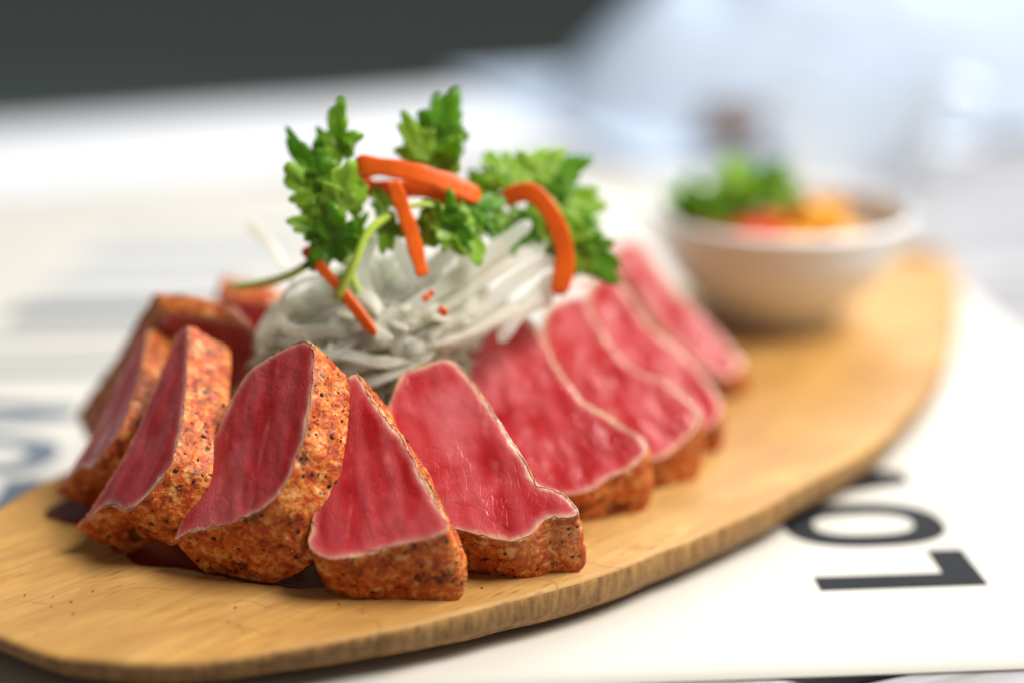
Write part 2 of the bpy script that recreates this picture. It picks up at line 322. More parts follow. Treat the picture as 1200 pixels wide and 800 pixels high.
RAD = [
 [[0.6, 53.0, 10.59], [-1.08, 52.2, 9.45], [-2.68, 51.3, 8.54], [-4.46, 50.6, 7.58]],
 [[1.13, 53.2, 9.86], [-0.27, 52.4, 9.29], [-1.62, 51.8, 8.53], [-3.21, 51.0, 7.74], [-4.66, 50.6, 7.3]],
 [[1.32, 53.2, 9.35], [0.0, 52.4, 8.72], [-1.08, 51.6, 7.94], [-2.55, 51.0, 7.37]],
 [[-4.12, 50.6, 7.41], [-5.6, 50.8, 7.63], [-6.85, 51.2, 7.5], [-7.45, 51.8, 7.88], [-7.12, 52.2, 8.55], [-6.24, 52.2, 8.95], [-5.27, 52.0, 8.84]],
 [[-3.92, 52.6, 10.63], [-4.62, 52.0, 10.07], [-4.77, 51.6, 9.01], [-4.23, 51.2, 8.07], [-3.48, 51.0, 7.45]],
 [[-4.14, 53.0, 10.53], [-3.46, 52.2, 9.73], [-2.97, 51.8, 8.61], [-2.69, 51.4, 7.81]],
 [[-0.69, 54.0, 10.28], [-1.64, 53.0, 9.91], [-2.44, 52.4, 9.29], [-2.98, 52.0, 8.47]],
 [[2.64, 53.6, 8.61], [1.38, 53.0, 8.32], [0.0, 52.2, 7.93], [-1.35, 51.4, 7.44], [-2.94, 50.8, 7.15]],
 [[1.33, 53.0, 8.03], [-0.27, 52.0, 7.71], [-1.88, 51.2, 7.11], [-3.54, 50.8, 6.79]],
 [[-8.87, 56.0, 9.78], [-8.04, 55.2, 9.22], [-7.42, 54.0, 8.76], [-6.88, 52.8, 8.09]],
 [[-8.37, 53.0, 6.43], [-7.82, 53.0, 7.4], [-6.86, 52.6, 8.15], [-5.42, 52.0, 8.47], [-4.3, 51.4, 7.89]],
 [[-2.07, 53.5, 10.24], [-1.5, 52.6, 9.57], [-1.89, 51.9, 8.5], [-3.22, 51.0, 7.23]],
 [[-6.92, 51.6, 6.89], [-6.06, 51.4, 7.81], [-4.82, 51.3, 8.26], [-3.87, 50.8, 7.43]],
 [[-0.41, 51.8, 6.97], [0.0, 51.9, 7.51], [1.1, 53.0, 8.61], [1.81, 53.6, 8.78]],
 [[-5.52, 51.6, 8.45], [-4.68, 51.3, 8.68], [-4.0, 51.0, 8.01], [-3.74, 50.7, 7.05]],
 [[0.14, 53.6, 10.01], [-1.09, 52.2, 8.84], [-1.48, 51.6, 7.89], [-3.48, 50.7, 6.62]],
 [[-7.11, 50.9, 6.75], [-5.31, 50.4, 7.01], [-3.98, 50.3, 6.79], [-2.68, 50.9, 6.98]],
 [[-5.37, 50.3, 6.39], [-4.24, 50.2, 6.82], [-3.07, 50.5, 6.49]],
 [[-4.92, 50.2, 6.03], [-3.85, 50.2, 6.37], [-2.55, 50.9, 6.75]]]
CAR = [
 ([[-4.98, 52.6, 12.45], [-4.0, 52.4, 12.49], [-2.54, 52.4, 12.17], [-1.03, 52.8, 11.42]], 0.6, 0.24, 'thick carrot strip lying level across the top of the heap'),
 ([[-4.87, 53.0, 11.92], [-4.17, 52.6, 11.68], [-2.7, 52.8, 11.69], [-1.2, 53.0, 10.98]], 0.6, 0.22, 'carrot strip tucked just under the thick level one'),
 ([[-3.71, 51.9, 12.17], [-3.19, 51.6, 10.72], [-2.77, 51.2, 9.29]], 0.46, 0.22, 'straight carrot strip hanging steeply down over the pale radish'),
 ([[-6.54, 51.9, 9.98], [-5.42, 51.1, 8.99], [-4.23, 50.3, 7.68]], 0.32, 0.16, 'thin carrot strip slanting across the radish loop beside the leafy stem'),
 ([[-0.33, 53.6, 11.17], [0.6, 53.4, 11.44], [1.31, 53.1, 10.7], [1.7, 52.9, 9.49], [1.48, 52.6, 8.27]], 0.62, 0.22, 'curved carrot strip arching down onto the tuna row'),
 ([[-2.27, 50.6, 8.42], [-2.01, 50.5, 8.28]], 0.22, 0.18, 'tiny carrot crumb on the white radish strands'),
 ([[-2.75, 50.6, 8.69], [-2.43, 50.7, 8.94]], 0.2, 0.16, 'small carrot fleck caught between radish strands')]
LV = {
 'left': [([-5.56, 52.5, 12.36], [-5.44, 53.3, 14.26], 0.55), ([-5.67, 52.3, 11.73], [-7.03, 53.0, 13.35], 0.45), ([-5.73, 52.0, 11.39], [-6.94, 52.0, 12.47], 0.8), ([-5.68, 52.0, 10.56], [-6.81, 51.5, 10.91], 0.8), ([-5.64, 52.0, 10.15], [-6.41, 51.5, 9.54], 0.7), ([-5.46, 52.0, 11.52], [-4.7, 52.5, 12.64], 0.6), ([-5.43, 51.5, 10.83], [-5.03, 51.5, 12.69], 0.8), ([-5.39, 51.5, 9.73], [-5.74, 51.3, 11.42], 0.85), ([-5.38, 52.0, 9.73], [-4.67, 52.0, 10.98], 0.6), ([-5.51, 51.8, 9.23], [-5.27, 51.0, 8.57], 0.5), ([-5.68, 51.9, 11.82], [-6.04, 52.2, 12.97], 0.8)],
 'mid': [([-2.61, 54.0, 12.26], [-1.97, 54.5, 14.33], 0.75), ([-2.72, 53.5, 12.23], [-3.4, 53.5, 13.79], 0.6), ([-2.45, 53.3, 11.86], [-1.72, 53.2, 13.17], 0.8), ([-2.57, 53.6, 11.9], [-2.95, 54.0, 13.01], 0.8)],
 'low': [([-2.66, 52.0, 11.39], [-1.46, 51.5, 10.14], 0.8), ([-2.13, 52.0, 11.17], [-1.01, 51.6, 9.79], 0.7), ([-2.45, 52.0, 11.44], [-2.84, 51.9, 10.09], 0.5), ([-1.75, 52.4, 11.02], [-1.07, 52.0, 10.62], 0.9), ([-3.68, 52.0, 11.11], [-4.0, 51.6, 10.06], 0.7), ([-3.89, 52.2, 11.01], [-4.28, 52.4, 11.79], 0.7), ([-1.61, 52.4, 11.02], [-0.41, 53.0, 11.37], 0.8)],
 'right': [([0.0, 55.0, 11.25], [-0.8, 56.0, 12.18], 0.7), ([0.14, 55.0, 11.39], [1.48, 56.0, 12.3], 0.9), ([0.42, 55.0, 11.1], [2.37, 55.5, 12.11], 0.7), ([0.85, 55.0, 10.67], [2.9, 55.5, 10.61], 0.8), ([1.12, 54.5, 10.5], [2.75, 54.5, 9.78], 0.9), ([1.67, 54.0, 10.05], [3.28, 53.5, 8.69], 0.75), ([1.12, 54.3, 10.27], [2.55, 53.5, 8.98], 0.7), ([-0.28, 54.0, 11.05], [-1.2, 53.0, 10.25], 0.7), ([0.0, 54.0, 10.91], [0.77, 53.0, 9.75], 0.6), ([0.69, 54.0, 10.77], [1.8, 53.6, 9.73], 0.8), ([-0.28, 54.2, 10.92], [-1.34, 54.6, 11.76], 0.7), ([-0.55, 53.6, 10.72], [0.11, 52.8, 9.74], 0.7), ([0.0, 54.4, 11.04], [-0.23, 55.4, 12.25], 0.7), ([1.12, 54.8, 10.57], [1.92, 55.4, 11.59], 0.8)]}
ST = {
 'left': [[-4.76, 51.3, 8.59], [-5.2, 51.8, 9.79], [-5.57, 52.3, 11.32], [-5.54, 52.7, 12.73]],
 'mid': [[-2.62, 52.6, 10.63], [-2.57, 53.4, 11.47], [-2.58, 53.9, 12.2]],
 'low': [[-3.67, 51.9, 11.25], [-2.66, 52.0, 11.39], [-1.61, 52.4, 10.96]],
 'right': [[-0.88, 53.2, 10.12], [-0.11, 54.8, 11.06], [1.12, 54.6, 10.48], [2.28, 53.9, 9.56]],
 'loose1': [[-9.36, 54.2, 8.09], [-8.08, 53.2, 8.49], [-6.92, 52.3, 9.09], [-6.02, 52.0, 9.79]],
 'loose2': [[-5.47, 50.9, 8.6], [-4.92, 51.0, 9.68], [-4.45, 51.4, 10.66], [-3.67, 51.9, 11.19]]}

# ------------------------------------------------------------------ the setting
fl = link('floor', mesh('floor', [(-30, -5, -.75), (30, -5, -.75), (30, 40, -.75), (-30, 40, -.75)], [(0, 1, 2, 3)], False), M['floor'])
tag(fl, kind='structure')

# ------------------------------------------------------------------ table: grey planks, turned 23 degrees to the view
def box_bm(x0, x1, y0, y1, z0, z1, bev=0.0, seg=2):
    bm = bmesh.new(); bmesh.ops.create_cube(bm, size=1)
    for v in bm.verts:
        v.co = Vector((x0 if v.co.x < 0 else x1, y0 if v.co.y < 0 else y1, z0 if v.co.z < 0 else z1))
    if bev: bmesh.ops.bevel(bm, geom=bm.edges[:], offset=bev, segments=seg, affect='EDGES', profile=.5)
    return bm
table = empty('table', (0, 0, -.75)); table.rotation_euler.z = math.radians(23)
tag(table, 'grey plank table with narrow gaps between its boards, under the cream paper', 'table')
TZ = .75-.0008
pm = from_bm('plank', box_bm(-.85, 1.15, -.0505, .0505, -.024, 0, .0025))
pm.materials.append(M['plank'])
for i in range(-2, 9):
    o = bpy.data.objects.new('plank', pm); COL.objects.link(o); o.parent = table
    o.location = (random.uniform(-.004, .004) - .05, (36.2 + i*10.4 + 5.05 - (.5 if i < 0 else 0))*CM, TZ)
rail = from_bm('rail', box_bm(-.80, 1.0, .20, 1.25, TZ-.066, TZ-.0245, .003)); link('under_frame', rail, M['steel'], table)
for lx, ly in ((-.74, .24), (.94, .24), (-.74, 1.20), (.94, 1.20)):
    link('leg', from_bm('leg', box_bm(lx-.03, lx+.03, ly-.03, ly+.03, .0, TZ-.0665, .004)), M['steel'], table)

# ------------------------------------------------------------------ printed paper sheet
paper = empty('paper_sheet', (0, 0, 0)); pr = math.radians(4.3); paper.rotation_euler.z = pr
tag(paper, 'large cream paper sheet printed with dark capital letters under the wooden board', 'paper')
def toP(x, y):            # world cm -> paper-local metres
    c, s = math.cos(pr), math.sin(pr); x *= CM; y *= CM
    return (c*x+s*y, -s*x+c*y)
px1 = toP(23.0, 77)[0]; py0 = toP(9.6, 42.87)[1]
nx, ny = 60, 60; V = []; F = []
X0, Y1 = px1-.70, py0+.66
for j in range(ny+1):
    for i in range(nx+1):
        x = X0+(px1-X0)*i/nx; y = py0+(Y1-py0)*j/ny
        V.append((x, y, 0))
for j in range(ny):
    for i in range(nx): a = j*(nx+1)+i; F.append((a, a+1, a+nx+2, a+nx+1))
pme = mesh('sheet', V, F); so = link('sheet', pme, M['paper'], paper)
sm = so.modifiers.new('thickness', 'SOLIDIFY'); sm.thickness = .0004; sm.offset = -1
def letter(poly_rings, ox, oy, h, mat, name='letter'):
    """flat printed letter; design space: x along the word, y up the letter (unit = cap height); the word runs away along +Y, letter tops point to -X"""
    bm = bmesh.new()
    for quad in poly_rings:
        vs_ = [bm.verts.new((ox-q[1]*h, oy+q[0]*h, .00012)) for q in quad]
        bm.faces.new(vs_)
    bmesh.ops.remove_doubles(bm, verts=bm.verts, dist=1e-6); bmesh.ops.recalc_face_normals(bm, faces=bm.faces)
    return link(name, from_bm(name, bm, False), mat, paper)
def gL(): return [[(0, 0), (.50, 0), (.50, .22), (.18, .22)], [(0, 0), (.18, .22), (.18, 1), (0, 1)]]
def gO(w=.66, st=.175, sy=.195):
    n = 48; out = []
    def ring(a, rx, ry): 
        c, s = math.cos(a), math.sin(a); e = .80
        return (w/2+math.copysign(abs(c)**e, c)*rx, .5+math.copysign(abs(s)**e, s)*ry)
    for i in range(n):
        a, b = 2*math.pi*i/n, 2*math.pi*(i+1)/n
        out.append([ring(a, w/2, .515), ring(b, w/2, .515), ring(b, w/2-st, .515-sy), ring(a, w/2-st, .515-sy)])
    return out
def gV(w=.72, st=.19): return [[(0, 1), (st, 1), (w/2, .30), (w/2, 0), (w/2-.10, 0)], [(w, 1), (w-st, 1), (w/2, .30), (w/2, 0), (w/2+.10, 0)]]
def word(glyphs, x, y, h, mat):
    ox, oy = toP(x, y)
    for g, adv in glyphs: letter(g, ox, oy, h, mat); oy += adv*h
word([(gL(), .575), (gO(), .71), (gV(), .8)], 14.95, 48.55, .0535, M['ink'])
word([(gL(), .575), (gO(), .71), (gV(), .8)], -16.7, 54.2, .060, M['ink_blue'])
def bar(x0, x1, y0, y1, mat, name='printed_panel'):
    link(name, mesh(name, [(x0, y0, .00010), (x1, y0, .00010), (x1, y1, .00010), (x0, y1, .00010)], [(0, 1, 2, 3)], False), mat, paper)
for k, (a, b) in enumerate([(68.5, 69.6), (72.5, 73.3), (76, 78.5), (81, 83), (86, 88.5), (91, 92.2)]):
    ax, ay = toP(-24.5+.4*k, a)
    bar(ax, ax+.10+.012*(k % 3), ay, ay+(b-a)*CM, M['ink_pale'] if k > 2 else M['ink_blue'], 'printed_line')

# white sheet added to stand in for the bluish reflection on the far table
V = []; F = []
for j in range(11):
    for i in range(61): V.append((-.80+1.75*i/60, -.155+.235*j/10, .0012+.0010*noise.noise(Vector((i*.25, j*.5, 3)))))
for j in range(10):
    for i in range(60): a = j*61+i; F.append((a, a+1, a+62, a+61))
s2 = link('sheen_sheet', mesh('sheen_sheet', V, F), M['table_sheen']); s2.location = (-.40, 1.14, 0); s2.rotation_euler.z = math.radians(23)
sm = s2.modifiers.new('thickness', 'SOLIDIFY'); sm.thickness = .0004; sm.offset = 1
tag(s2, 'bluish white sheet added for the sheen along the far table edge', 'paper')

# ------------------------------------------------------------------ serving board
ring = [(-17.4, 46.2), (-16.6, 43.9), (-14.1, 42.0), (-12.4, 41.05), (-10.2, 40.62), (-8.0, 40.82), (-5.8, 41.5), (-3.5, 42.45), (0, 44.3), (3.6, 46.75), (8.3, 51.2), (11.9, 55.3), (14.5, 59.1), (17.8, 66.1), (20.4, 74.6), (21.7, 80.2), (21.3, 83.6), (19.2, 85.2), (16.2, 84.2), (12, 80.2), (6, 74.2), (0, 68.2), (-6, 63.0), (-12, 58.0), (-15.4, 53.9), (-16.9, 50.0)]
BO = Vector((2.0, 61.0, 0)); bang = math.radians(-44)         # board frame: local y along its length
rot = Matrix.Rotation(-bang, 3, 'Z')
loc2 = [rot @ (Vector((x, y, 0))-BO)*CM for x, y in ring]
outl = cr(loc2, 220, True)
outl = [p+p.normalized()*(.0016*noise.noise(p*22)+.0006*noise.noise(p*70)) for p in outl]
def inset(pts, d):
    out = []; n = len(pts)
    for i in range(n):
        t = (pts[(i+2) % n]-pts[i-2]).normalized(); nn = Vector((-t.y, t.x, 0)); out.append(pts[i]+nn*d)
    return out
TH = .016
levels = [(.0115, 0.0006), (.0080, .0010), (.0032, .0042), (0, .0085), (.0002, .0136), (.0006, .0151), (.0013, .0158), (.0023, .0160)]
V = []; F = []; n = len(outl)
for d, z in levels:
    lift = .0040 if z == .0085 else 0.0
    full = inset(outl, d); more = inset(outl, d*3.0+lift)
    for q in range(n):
        f_ = max(0, min(1, (-outl[q].y-.11)/.11)); f_ = f_*f_*(3-2*f_) if z < .01 else 0
        p = full[q].lerp(more[q], f_)
        w = noise.noise(Vector((p.x*60, p.y*60, z*90)))*.0004
        V.append((p.x+w, p.y-w, z))
for l in range(len(levels)-1):
    for i in range(n): F.append((l*n+i, l*n+(i+1) % n, (l+1)*n+(i+1) % n, (l+1)*n+i))
F.append(tuple(reversed(range(n)))); top0 = (len(levels)-1)*n
F.append(tuple(range(top0, top0+n)))
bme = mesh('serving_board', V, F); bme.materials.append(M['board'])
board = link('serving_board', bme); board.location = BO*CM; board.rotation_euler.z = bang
for p in bme.polygons:
    if len(p.vertices) > 4: p.use_smooth = False
tag(board, 'long rounded wooden serving board lying on the printed paper', 'board')
# dark spot near the far tip, cut as a round hole
hc = rot @ (Vector((20.1, 82.4, 0))-BO)*CM
cut = from_bm('hole_cutter', (lambda b: (bmesh.ops.create_cone(b, segments=32, radius1=.011, radius2=.011, depth=.06, cap_ends=True), b)[1])(bmesh.new()))
co = bpy.data.objects.new('hole_cutter', cut); co.location = hc
COL.objects.link(co); co.parent = board
md = board.modifiers.new('hole', 'BOOLEAN'); md.object = co; md.operation = 'DIFFERENCE'; md.solver = 'EXACT'
bpy.context.view_layer.update()
nm = bpy.data.meshes.new_from_object(board.evaluated_get(bpy.context.evaluated_depsgraph_get()))
board.modifiers.clear(); board.data = nm; bpy.data.objects.remove(co)
BZ = TH

# juice that ran out from under the slices
def puddle(pts, label):
    c = sum((Vector((x, y, 0)) for x, y in pts), Vector())/len(pts)
    ol = cr([(x, y, 0) for x, y in pts], 90, True); V = []; F = []
    for k, (f, z) in enumerate([(1.0, .0), (.97, .00010), (.9, .00018), (.7, .00022)]):
        for p in ol:
            q = c.lerp(p, f); w = 1+.16*noise.noise(p*1.3)+.06*noise.noise(p*4)
            V.append(((c.x+(q.x-c.x)*w)*CM, (c.y+(q.y-c.y)*w)*CM, BZ+.0002+z))
    m = len(ol)
    for k in range(3):
        for i in range(m): F.append((k*m+i, k*m+(i+1) % m, (k+1)*m+(i+1) % m, (k+1)*m+i))
    F.append(tuple(range(3*m, 4*m)))
    return tag(link('juice_puddle', mesh('juice_puddle', V, F), M['juice']), label, 'juice')
puddle([(-11.6, 47.0), (-9.6, 46.3), (-7.6, 45.4), (-5.6, 45.1), (-4.4, 45.6), (-5, 47.5), (-9, 49), (-11.4, 48.6)], 'dark red juice pooled under the slices with the deepest shade')
puddle([(-14.9, 50.4), (-14.2, 49.7), (-13.4, 49.8), (-13.0, 51.3), (-14.3, 52.0)], 'small wet gleam of juice beside the outermost tuna slice')

# ------------------------------------------------------------------ tuna slices
def seg_dist(p, ol):
    b = 1e9; n = len(ol)
    for i in range(n):
        a, c = ol[i], ol[(i+1) % n]; dx, dy = c[0]-a[0], c[1]-a[1]
        t = max(0, min(1, ((p[0]-a[0])*dx+(p[1]-a[1])*dy)/(dx*dx+dy*dy+1e-12)))
        d = (a[0]+dx*t-p[0])**2+(a[1]+dy*t-p[1])**2
        if d < b: b = d
    return math.sqrt(b)
def blob(bm, c, nrm, r, seed):
    m = Matrix.Translation(c) @ nrm.to_track_quat('Z', 'Y').to_matrix().to_4x4()
    g = bmesh.ops.create_icosphere(bm, subdivisions=1, radius=1)
    s = (random.uniform(.6, 1.2), random.uniform(.6, 1.2), random.uniform(.35, .7))
    for v in g['verts']:
        k = r*(1+.35*noise.noise(v.co*1.7+Vector((seed, seed, 0))))
        v.co = m @ Vector((v.co.x*s[0]*k, v.co.y*s[1]*k, v.co.z*s[2]*k))
def tuna_slice(key, o, u, v, nn, loc, e, label, seed):
    root = empty('tuna_slice')
    U, Vv, Nn = Vector(u), Vector(v), Vector(nn)
    R = Matrix((U, Vv, Nn)).transposed().to_4x4(); R.translation = Vector(o)*CM
    root.matrix_world = R
    tag(root, label, 'tuna slice', 'seared tuna slices fanned along the board')
    E = Vector(e)
    ol = cr([(a, b, 0) for a, b in loc], 150, True)
    sd = seed*11.7
    area2 = sum(ol[i].x*ol[(i+1) % 150].y-ol[(i+1) % 150].x*ol[i].y for i in range(150))
    if area2 < 0: ol.reverse()
    m = len(ol); O = []
    for i in range(m):
        t = (ol[(i+1) % m]-ol[i-1]).normalized(); out = Vector((t.y, -t.x, 0))
        O.append(ol[i]+out*(.055*noise.noise(Vector((ol[i].x*1.6, ol[i].y*1.6, sd)))+.022*noise.noise(Vector((ol[i].x*6, ol[i].y*6, sd)))))
    ol = O
    pts2 = [(p.x, p.y) for p in ol]
    DROP = []
    for i in range(m):
        t = (ol[(i+1) % m]-ol[i-1]).normalized(); ow = R.to_3x3() @ Vector((t.y, -t.x, 0))
        zb = (R @ ((ol[i]+E)*CM)).z - (BZ-.0010)
        amt = max(0, min(1, (-ow.z+.05)/.35))*max(0, zb) if key in ('s1', 's2', 's3', 's4', 's5', 's6', 's7', 's8', 's9') else 0
        DROP.append(min(amt, .004 if key in ('s1', 's2') else .009 if key == 's3' else .020)/CM)
    for _ in range(6): DROP = [(DROP[i-1]+DROP[i]*2+DROP[(i+1) % m])/4 for i in range(m)]
    OUT = []
    for i in range(m):
        t = (ol[(i+1) % m]-ol[i-1]).normalized(); OUT.append(Vector((t.y, -t.x, 0)))
    RI = R.to_3x3().inverted(); dz = RI @ Vector((0, 0, -1))
    tw = {'s4': .55, 's5': .25, 's6': .15}.get(key, 0); lo = min(p.y for p in ol); hi = max(p.y for p in ol)
    DV = [dz*d+Vector((tw*(p.y-lo)/(hi-lo), 0, 0)) for d, p in zip(DROP, ol)]
    # face grid
    xs = [p[0] for p in pts2]; ys = [p[1] for p in pts2]
    pts = [Vector(p) for p in pts2]; gs = .115; y = min(ys); row = 0
    cand = []
    while y < max(ys):
        x = min(xs)+(gs/2 if row % 2 else 0)
        while x < max(xs): cand.append((x, y)); x += gs
        y += gs*.87; row += 1
    def inside(p):
        c = False; j = m-1
        for i in range(m):
            if (pts2[i][1] > p[1]) != (pts2[j][1] > p[1]) and p[0] < (pts2[j][0]-pts2[i][0])*(p[1]-pts2[i][1])/(pts2[j][1]-pts2[i][1])+pts2[i][0]: c = not c
            j = i
        return c
    D = [0.0]*m
    for p in cand:
        if inside(p):
            d = seg_dist(p, pts2)
            if d > .05: pts.append(Vector(p)); D.append(d)
    vo, eo, fo, *_ = delaunay_2d_cdt(pts, [(i, (i+1) % m) for i in range(m)], [list(range(m))], 1, 1e-6)
    def relief(x, y, d):
        q = Vector((x, y, sd))
        k = min(d/.10, 1); rnd = -.035*(1-k)**2
        return rnd + min(d/.3, 1)*(.055*noise.noise(q*.8)+.030*noise.noise(Vector((x*2.2+y*1.2, y*.9-x*.4, sd))*1.3)+.010*noise.noise(q*6))
    n0 = len(vo); V = []; F = []; A = []
    for i, p in enumerate(vo):
        d = D[i] if i < len(D) else 0
        V.append(Vector((p.x, p.y, relief(p.x, p.y, d)))*CM); A.append(d)
    for f in fo:
        f = list(f); a, b, c = vo[f[0]], vo[f[1]], vo[f[2]]
        if (b-a).cross(c-a) < 0: f.reverse()
        F.append(tuple(f))
    nf = len(F)
    for i, p in enumerate(vo):
        d = A[i]
        V.append((Vector((p.x, p.y, -relief(p.x+9, p.y, d)))+E+((DV[i]-OUT[i]*.09) if i < m else Vector()))*CM); A.append(d)
    for f in F[:nf]: F.append(tuple(n0+i for i in reversed(f)))
    fme = mesh('flesh', V, F); at = fme.attributes.new('edge', 'FLOAT', 'POINT'); at.data.foreach_set('value', A)
    link('flesh', fme, M['flesh'], root)
    # crust band
    J = 18; V = []; F = []; NRM = []
    for j in range(J+1):
        s = j/J
        for i in range(m):
            t = (ol[(i+1) % m]-ol[i-1]).normalized(); out = Vector((t.y, -t.x, 0))
            q = ol[i]+(E+DV[i])*s
            env = min(1, s/.10, (1-s)/.10)
            b = .015*math.sin(math.pi*s)**.4 + env*(.055*noise.noise(q*1.7+Vector((sd, 0, 0)))+.045*noise.noise(q*4.5+Vector((0, sd, 0)))+.024*noise.noise(q*11))
            rag = max(0, .5*noise.noise(q*3.2+Vector((sd, 3, 0)))+.5*noise.noise(q*9+Vector((sd, 7, 0))))
            base = (.004+.03*rag) if j == 0 else (.035 if j == J else -.02*(1-s))
            inn = (-.025-.20*rag) if j == 0 else (-.03 if j == J else 0)
            V.append((q+out*(b+inn)+Vector((0, 0, base)))*CM); NRM.append(out)
    for j in range(J):
        for i in range(m): F.append((j*m+i, (j+1)*m+i, (j+1)*m+(i+1) % m, j*m+(i+1) % m))
    cro = link('crust', mesh('crust', V, F), M['crust'], root)
    rs = random.Random(seed*7+1)
    for nm_, mat, cnt, r0, r1 in (('pepper_flecks', M['pepper'], 75, .02, .095), ('spice_flakes', M['chilli'], 110, .02, .075)):
        bm = bmesh.new()
        for k in range(cnt):
            j = rs.randrange(1, J); i = rs.randrange(m); a = V[j*m+i]
            blob(bm, a, NRM[i], CM*rs.uniform(r0, r1), k*1.3+seed)
        so_ = link(nm_, from_bm(nm_, bm), mat, cro); tag(so_, kind='stuff')
    return root
for q, s in enumerate(SL): tuna_slice(*s, q+1)

# spice crumbs fallen on the board
bm = bmesh.new(); rc = random.Random(9)
for k in range(46):
    t = rc.random(); x = -14+22*t+rc.gauss(0, 1.0); y = 43.2+ (max(0, x+4)*.85 if x > -4 else 0)+rc.gauss(0, .8)+(.5 if x < -8 else 0)
    blob(bm, Vector((x*CM, y*CM, BZ+.0004)), Vector((0, 0, 1)), CM*rc.uniform(.015, .05), k*2.1)
tag(link('spice_crumbs', from_bm('spice_crumbs', bm), M['chilli']), 'tiny red-brown spice crumbs scattered on the board before the tuna slices', 'crumbs', kind='stuff')

# ------------------------------------------------------------------ radish heap
def obj_sweep(name, pts, w, t, mat, parent=None, **kw):
    P = [Vector(p)*CM for p in pts]
    if parent is None:
        c = sum(P, Vector())/len(P); V, F = sweep([p-c for p in P], w*CM, t*CM, **kw)
        o = link(name, mesh(name, V, F), mat); o.location = c
        return o
    V, F = sweep(P, w*CM, t*CM, **kw)
    return link(name, mesh(name, V, F), mat, parent)
rr = random.Random(12)
V = []; F = []
hx, hy, hz = 5.3, 4.6, 7.2; hc = Vector((-4.0, 53.6, 1.7))
for k in range(380):
    f = rr.uniform(.45, 1.0)**.6
    th = rr.uniform(0, 2*math.pi); ph = rr.uniform(.10, 1.45)
    if k % 3 == 0: th = rr.uniform(-2.9, -.5); ph = rr.uniform(.45, 1.15); f = rr.uniform(.8, 1.06)
    pts = []
    c_ = Vector((math.cos(ph)*math.cos(th), math.cos(ph)*math.sin(th), math.sin(ph)))*f
    d_ = Vector((1.0+rr.gauss(0, .5), .35+rr.gauss(0, .6), .55+rr.gauss(0, .45))).normalized()
    if k % 4 == 1: d_ = Vector((rr.gauss(0, 1), rr.gauss(0, 1), rr.gauss(0, .5))).normalized()
    ln = rr.uniform(.5, .95); bow = Vector((rr.gauss(0, .12), rr.gauss(0, .12), rr.uniform(.0, .25)))
    for i in range(6):
        t_ = i/5-.5
        g_ = c_+d_*t_*2*ln*.55+bow*(.25-t_*t_)*2+Vector((noise.noise(Vector((k*1.7, i*.8, 0))), noise.noise(Vector((k*1.7, i*.8, 5))), noise.noise(Vector((k*1.7, i*.8, 9)))))*.10
        lim = 1.04 if i not in (0, 5) else 1.12
        if g_.length > lim: g_ *= lim/g_.length
        g_.z = max(g_.z, .02)
        q_ = hc+Vector((hx*g_.x, hy*g_.y, hz*g_.z))
        yl = 50.4+max(0, q_.x+2.8)*1.45
        if q_.z < 7.6 and q_.y < yl: q_.y = yl+rr.uniform(0, .8)
        pts.append(q_)
    v_, f_ = sweep([p*CM for p in pts], rr.uniform(.20, .44)*CM, rr.uniform(.06, .10)*CM, n=16, m=8, twist=rr.uniform(-2, 2), sq=4.5, wob=.2, seed=k)
    b0 = len(V); V += v_; F += [tuple(b0+i for i in q) for q in f_]
heap = link('shredded_radish', mesh('shredded_radish', V, F), M['radish'])
tag(heap, 'tangled heap of shredded white radish in the middle of the tuna slices', 'radish', kind='stuff')
for k, p in enumerate(RAD):
    w = (.56, .5, .48, .44, .62, .5, .5, .46, .44, .42, .44, .5, .42, .42, .4, .44, .42, .38, .4)[k]
    o = obj_sweep('radish_strand', p, w*.98, .10, M['radish'], n=40, m=12, twist=(.8, -.6, 1.0, 1.6, .5, -.8)[k % 6], sq=5, wob=.22, seed=k+30, up=(0, -.8, .6))
    lab = 'looped white radish strand curling round on the heap beside the thin carrot strip' if k == 3 else 'glossy white radish strand lying across the top of the shredded heap'
    tag(o, lab, 'radish strand', 'radish strands on the heap')
# ------------------------------------------------------------------ carrot strips
for k, (p, w, t, lab) in enumerate(CAR):
    o = obj_sweep('carrot_strip', p, w, t, M['carrot'], n=30, m=16, twist=.3*(-1)**k, sq=7, taper=.55, wob=.35, seed=k+60, up=(0, -1, .35))
    tag(o, lab, 'carrot strip', 'carrot strips on the heap')
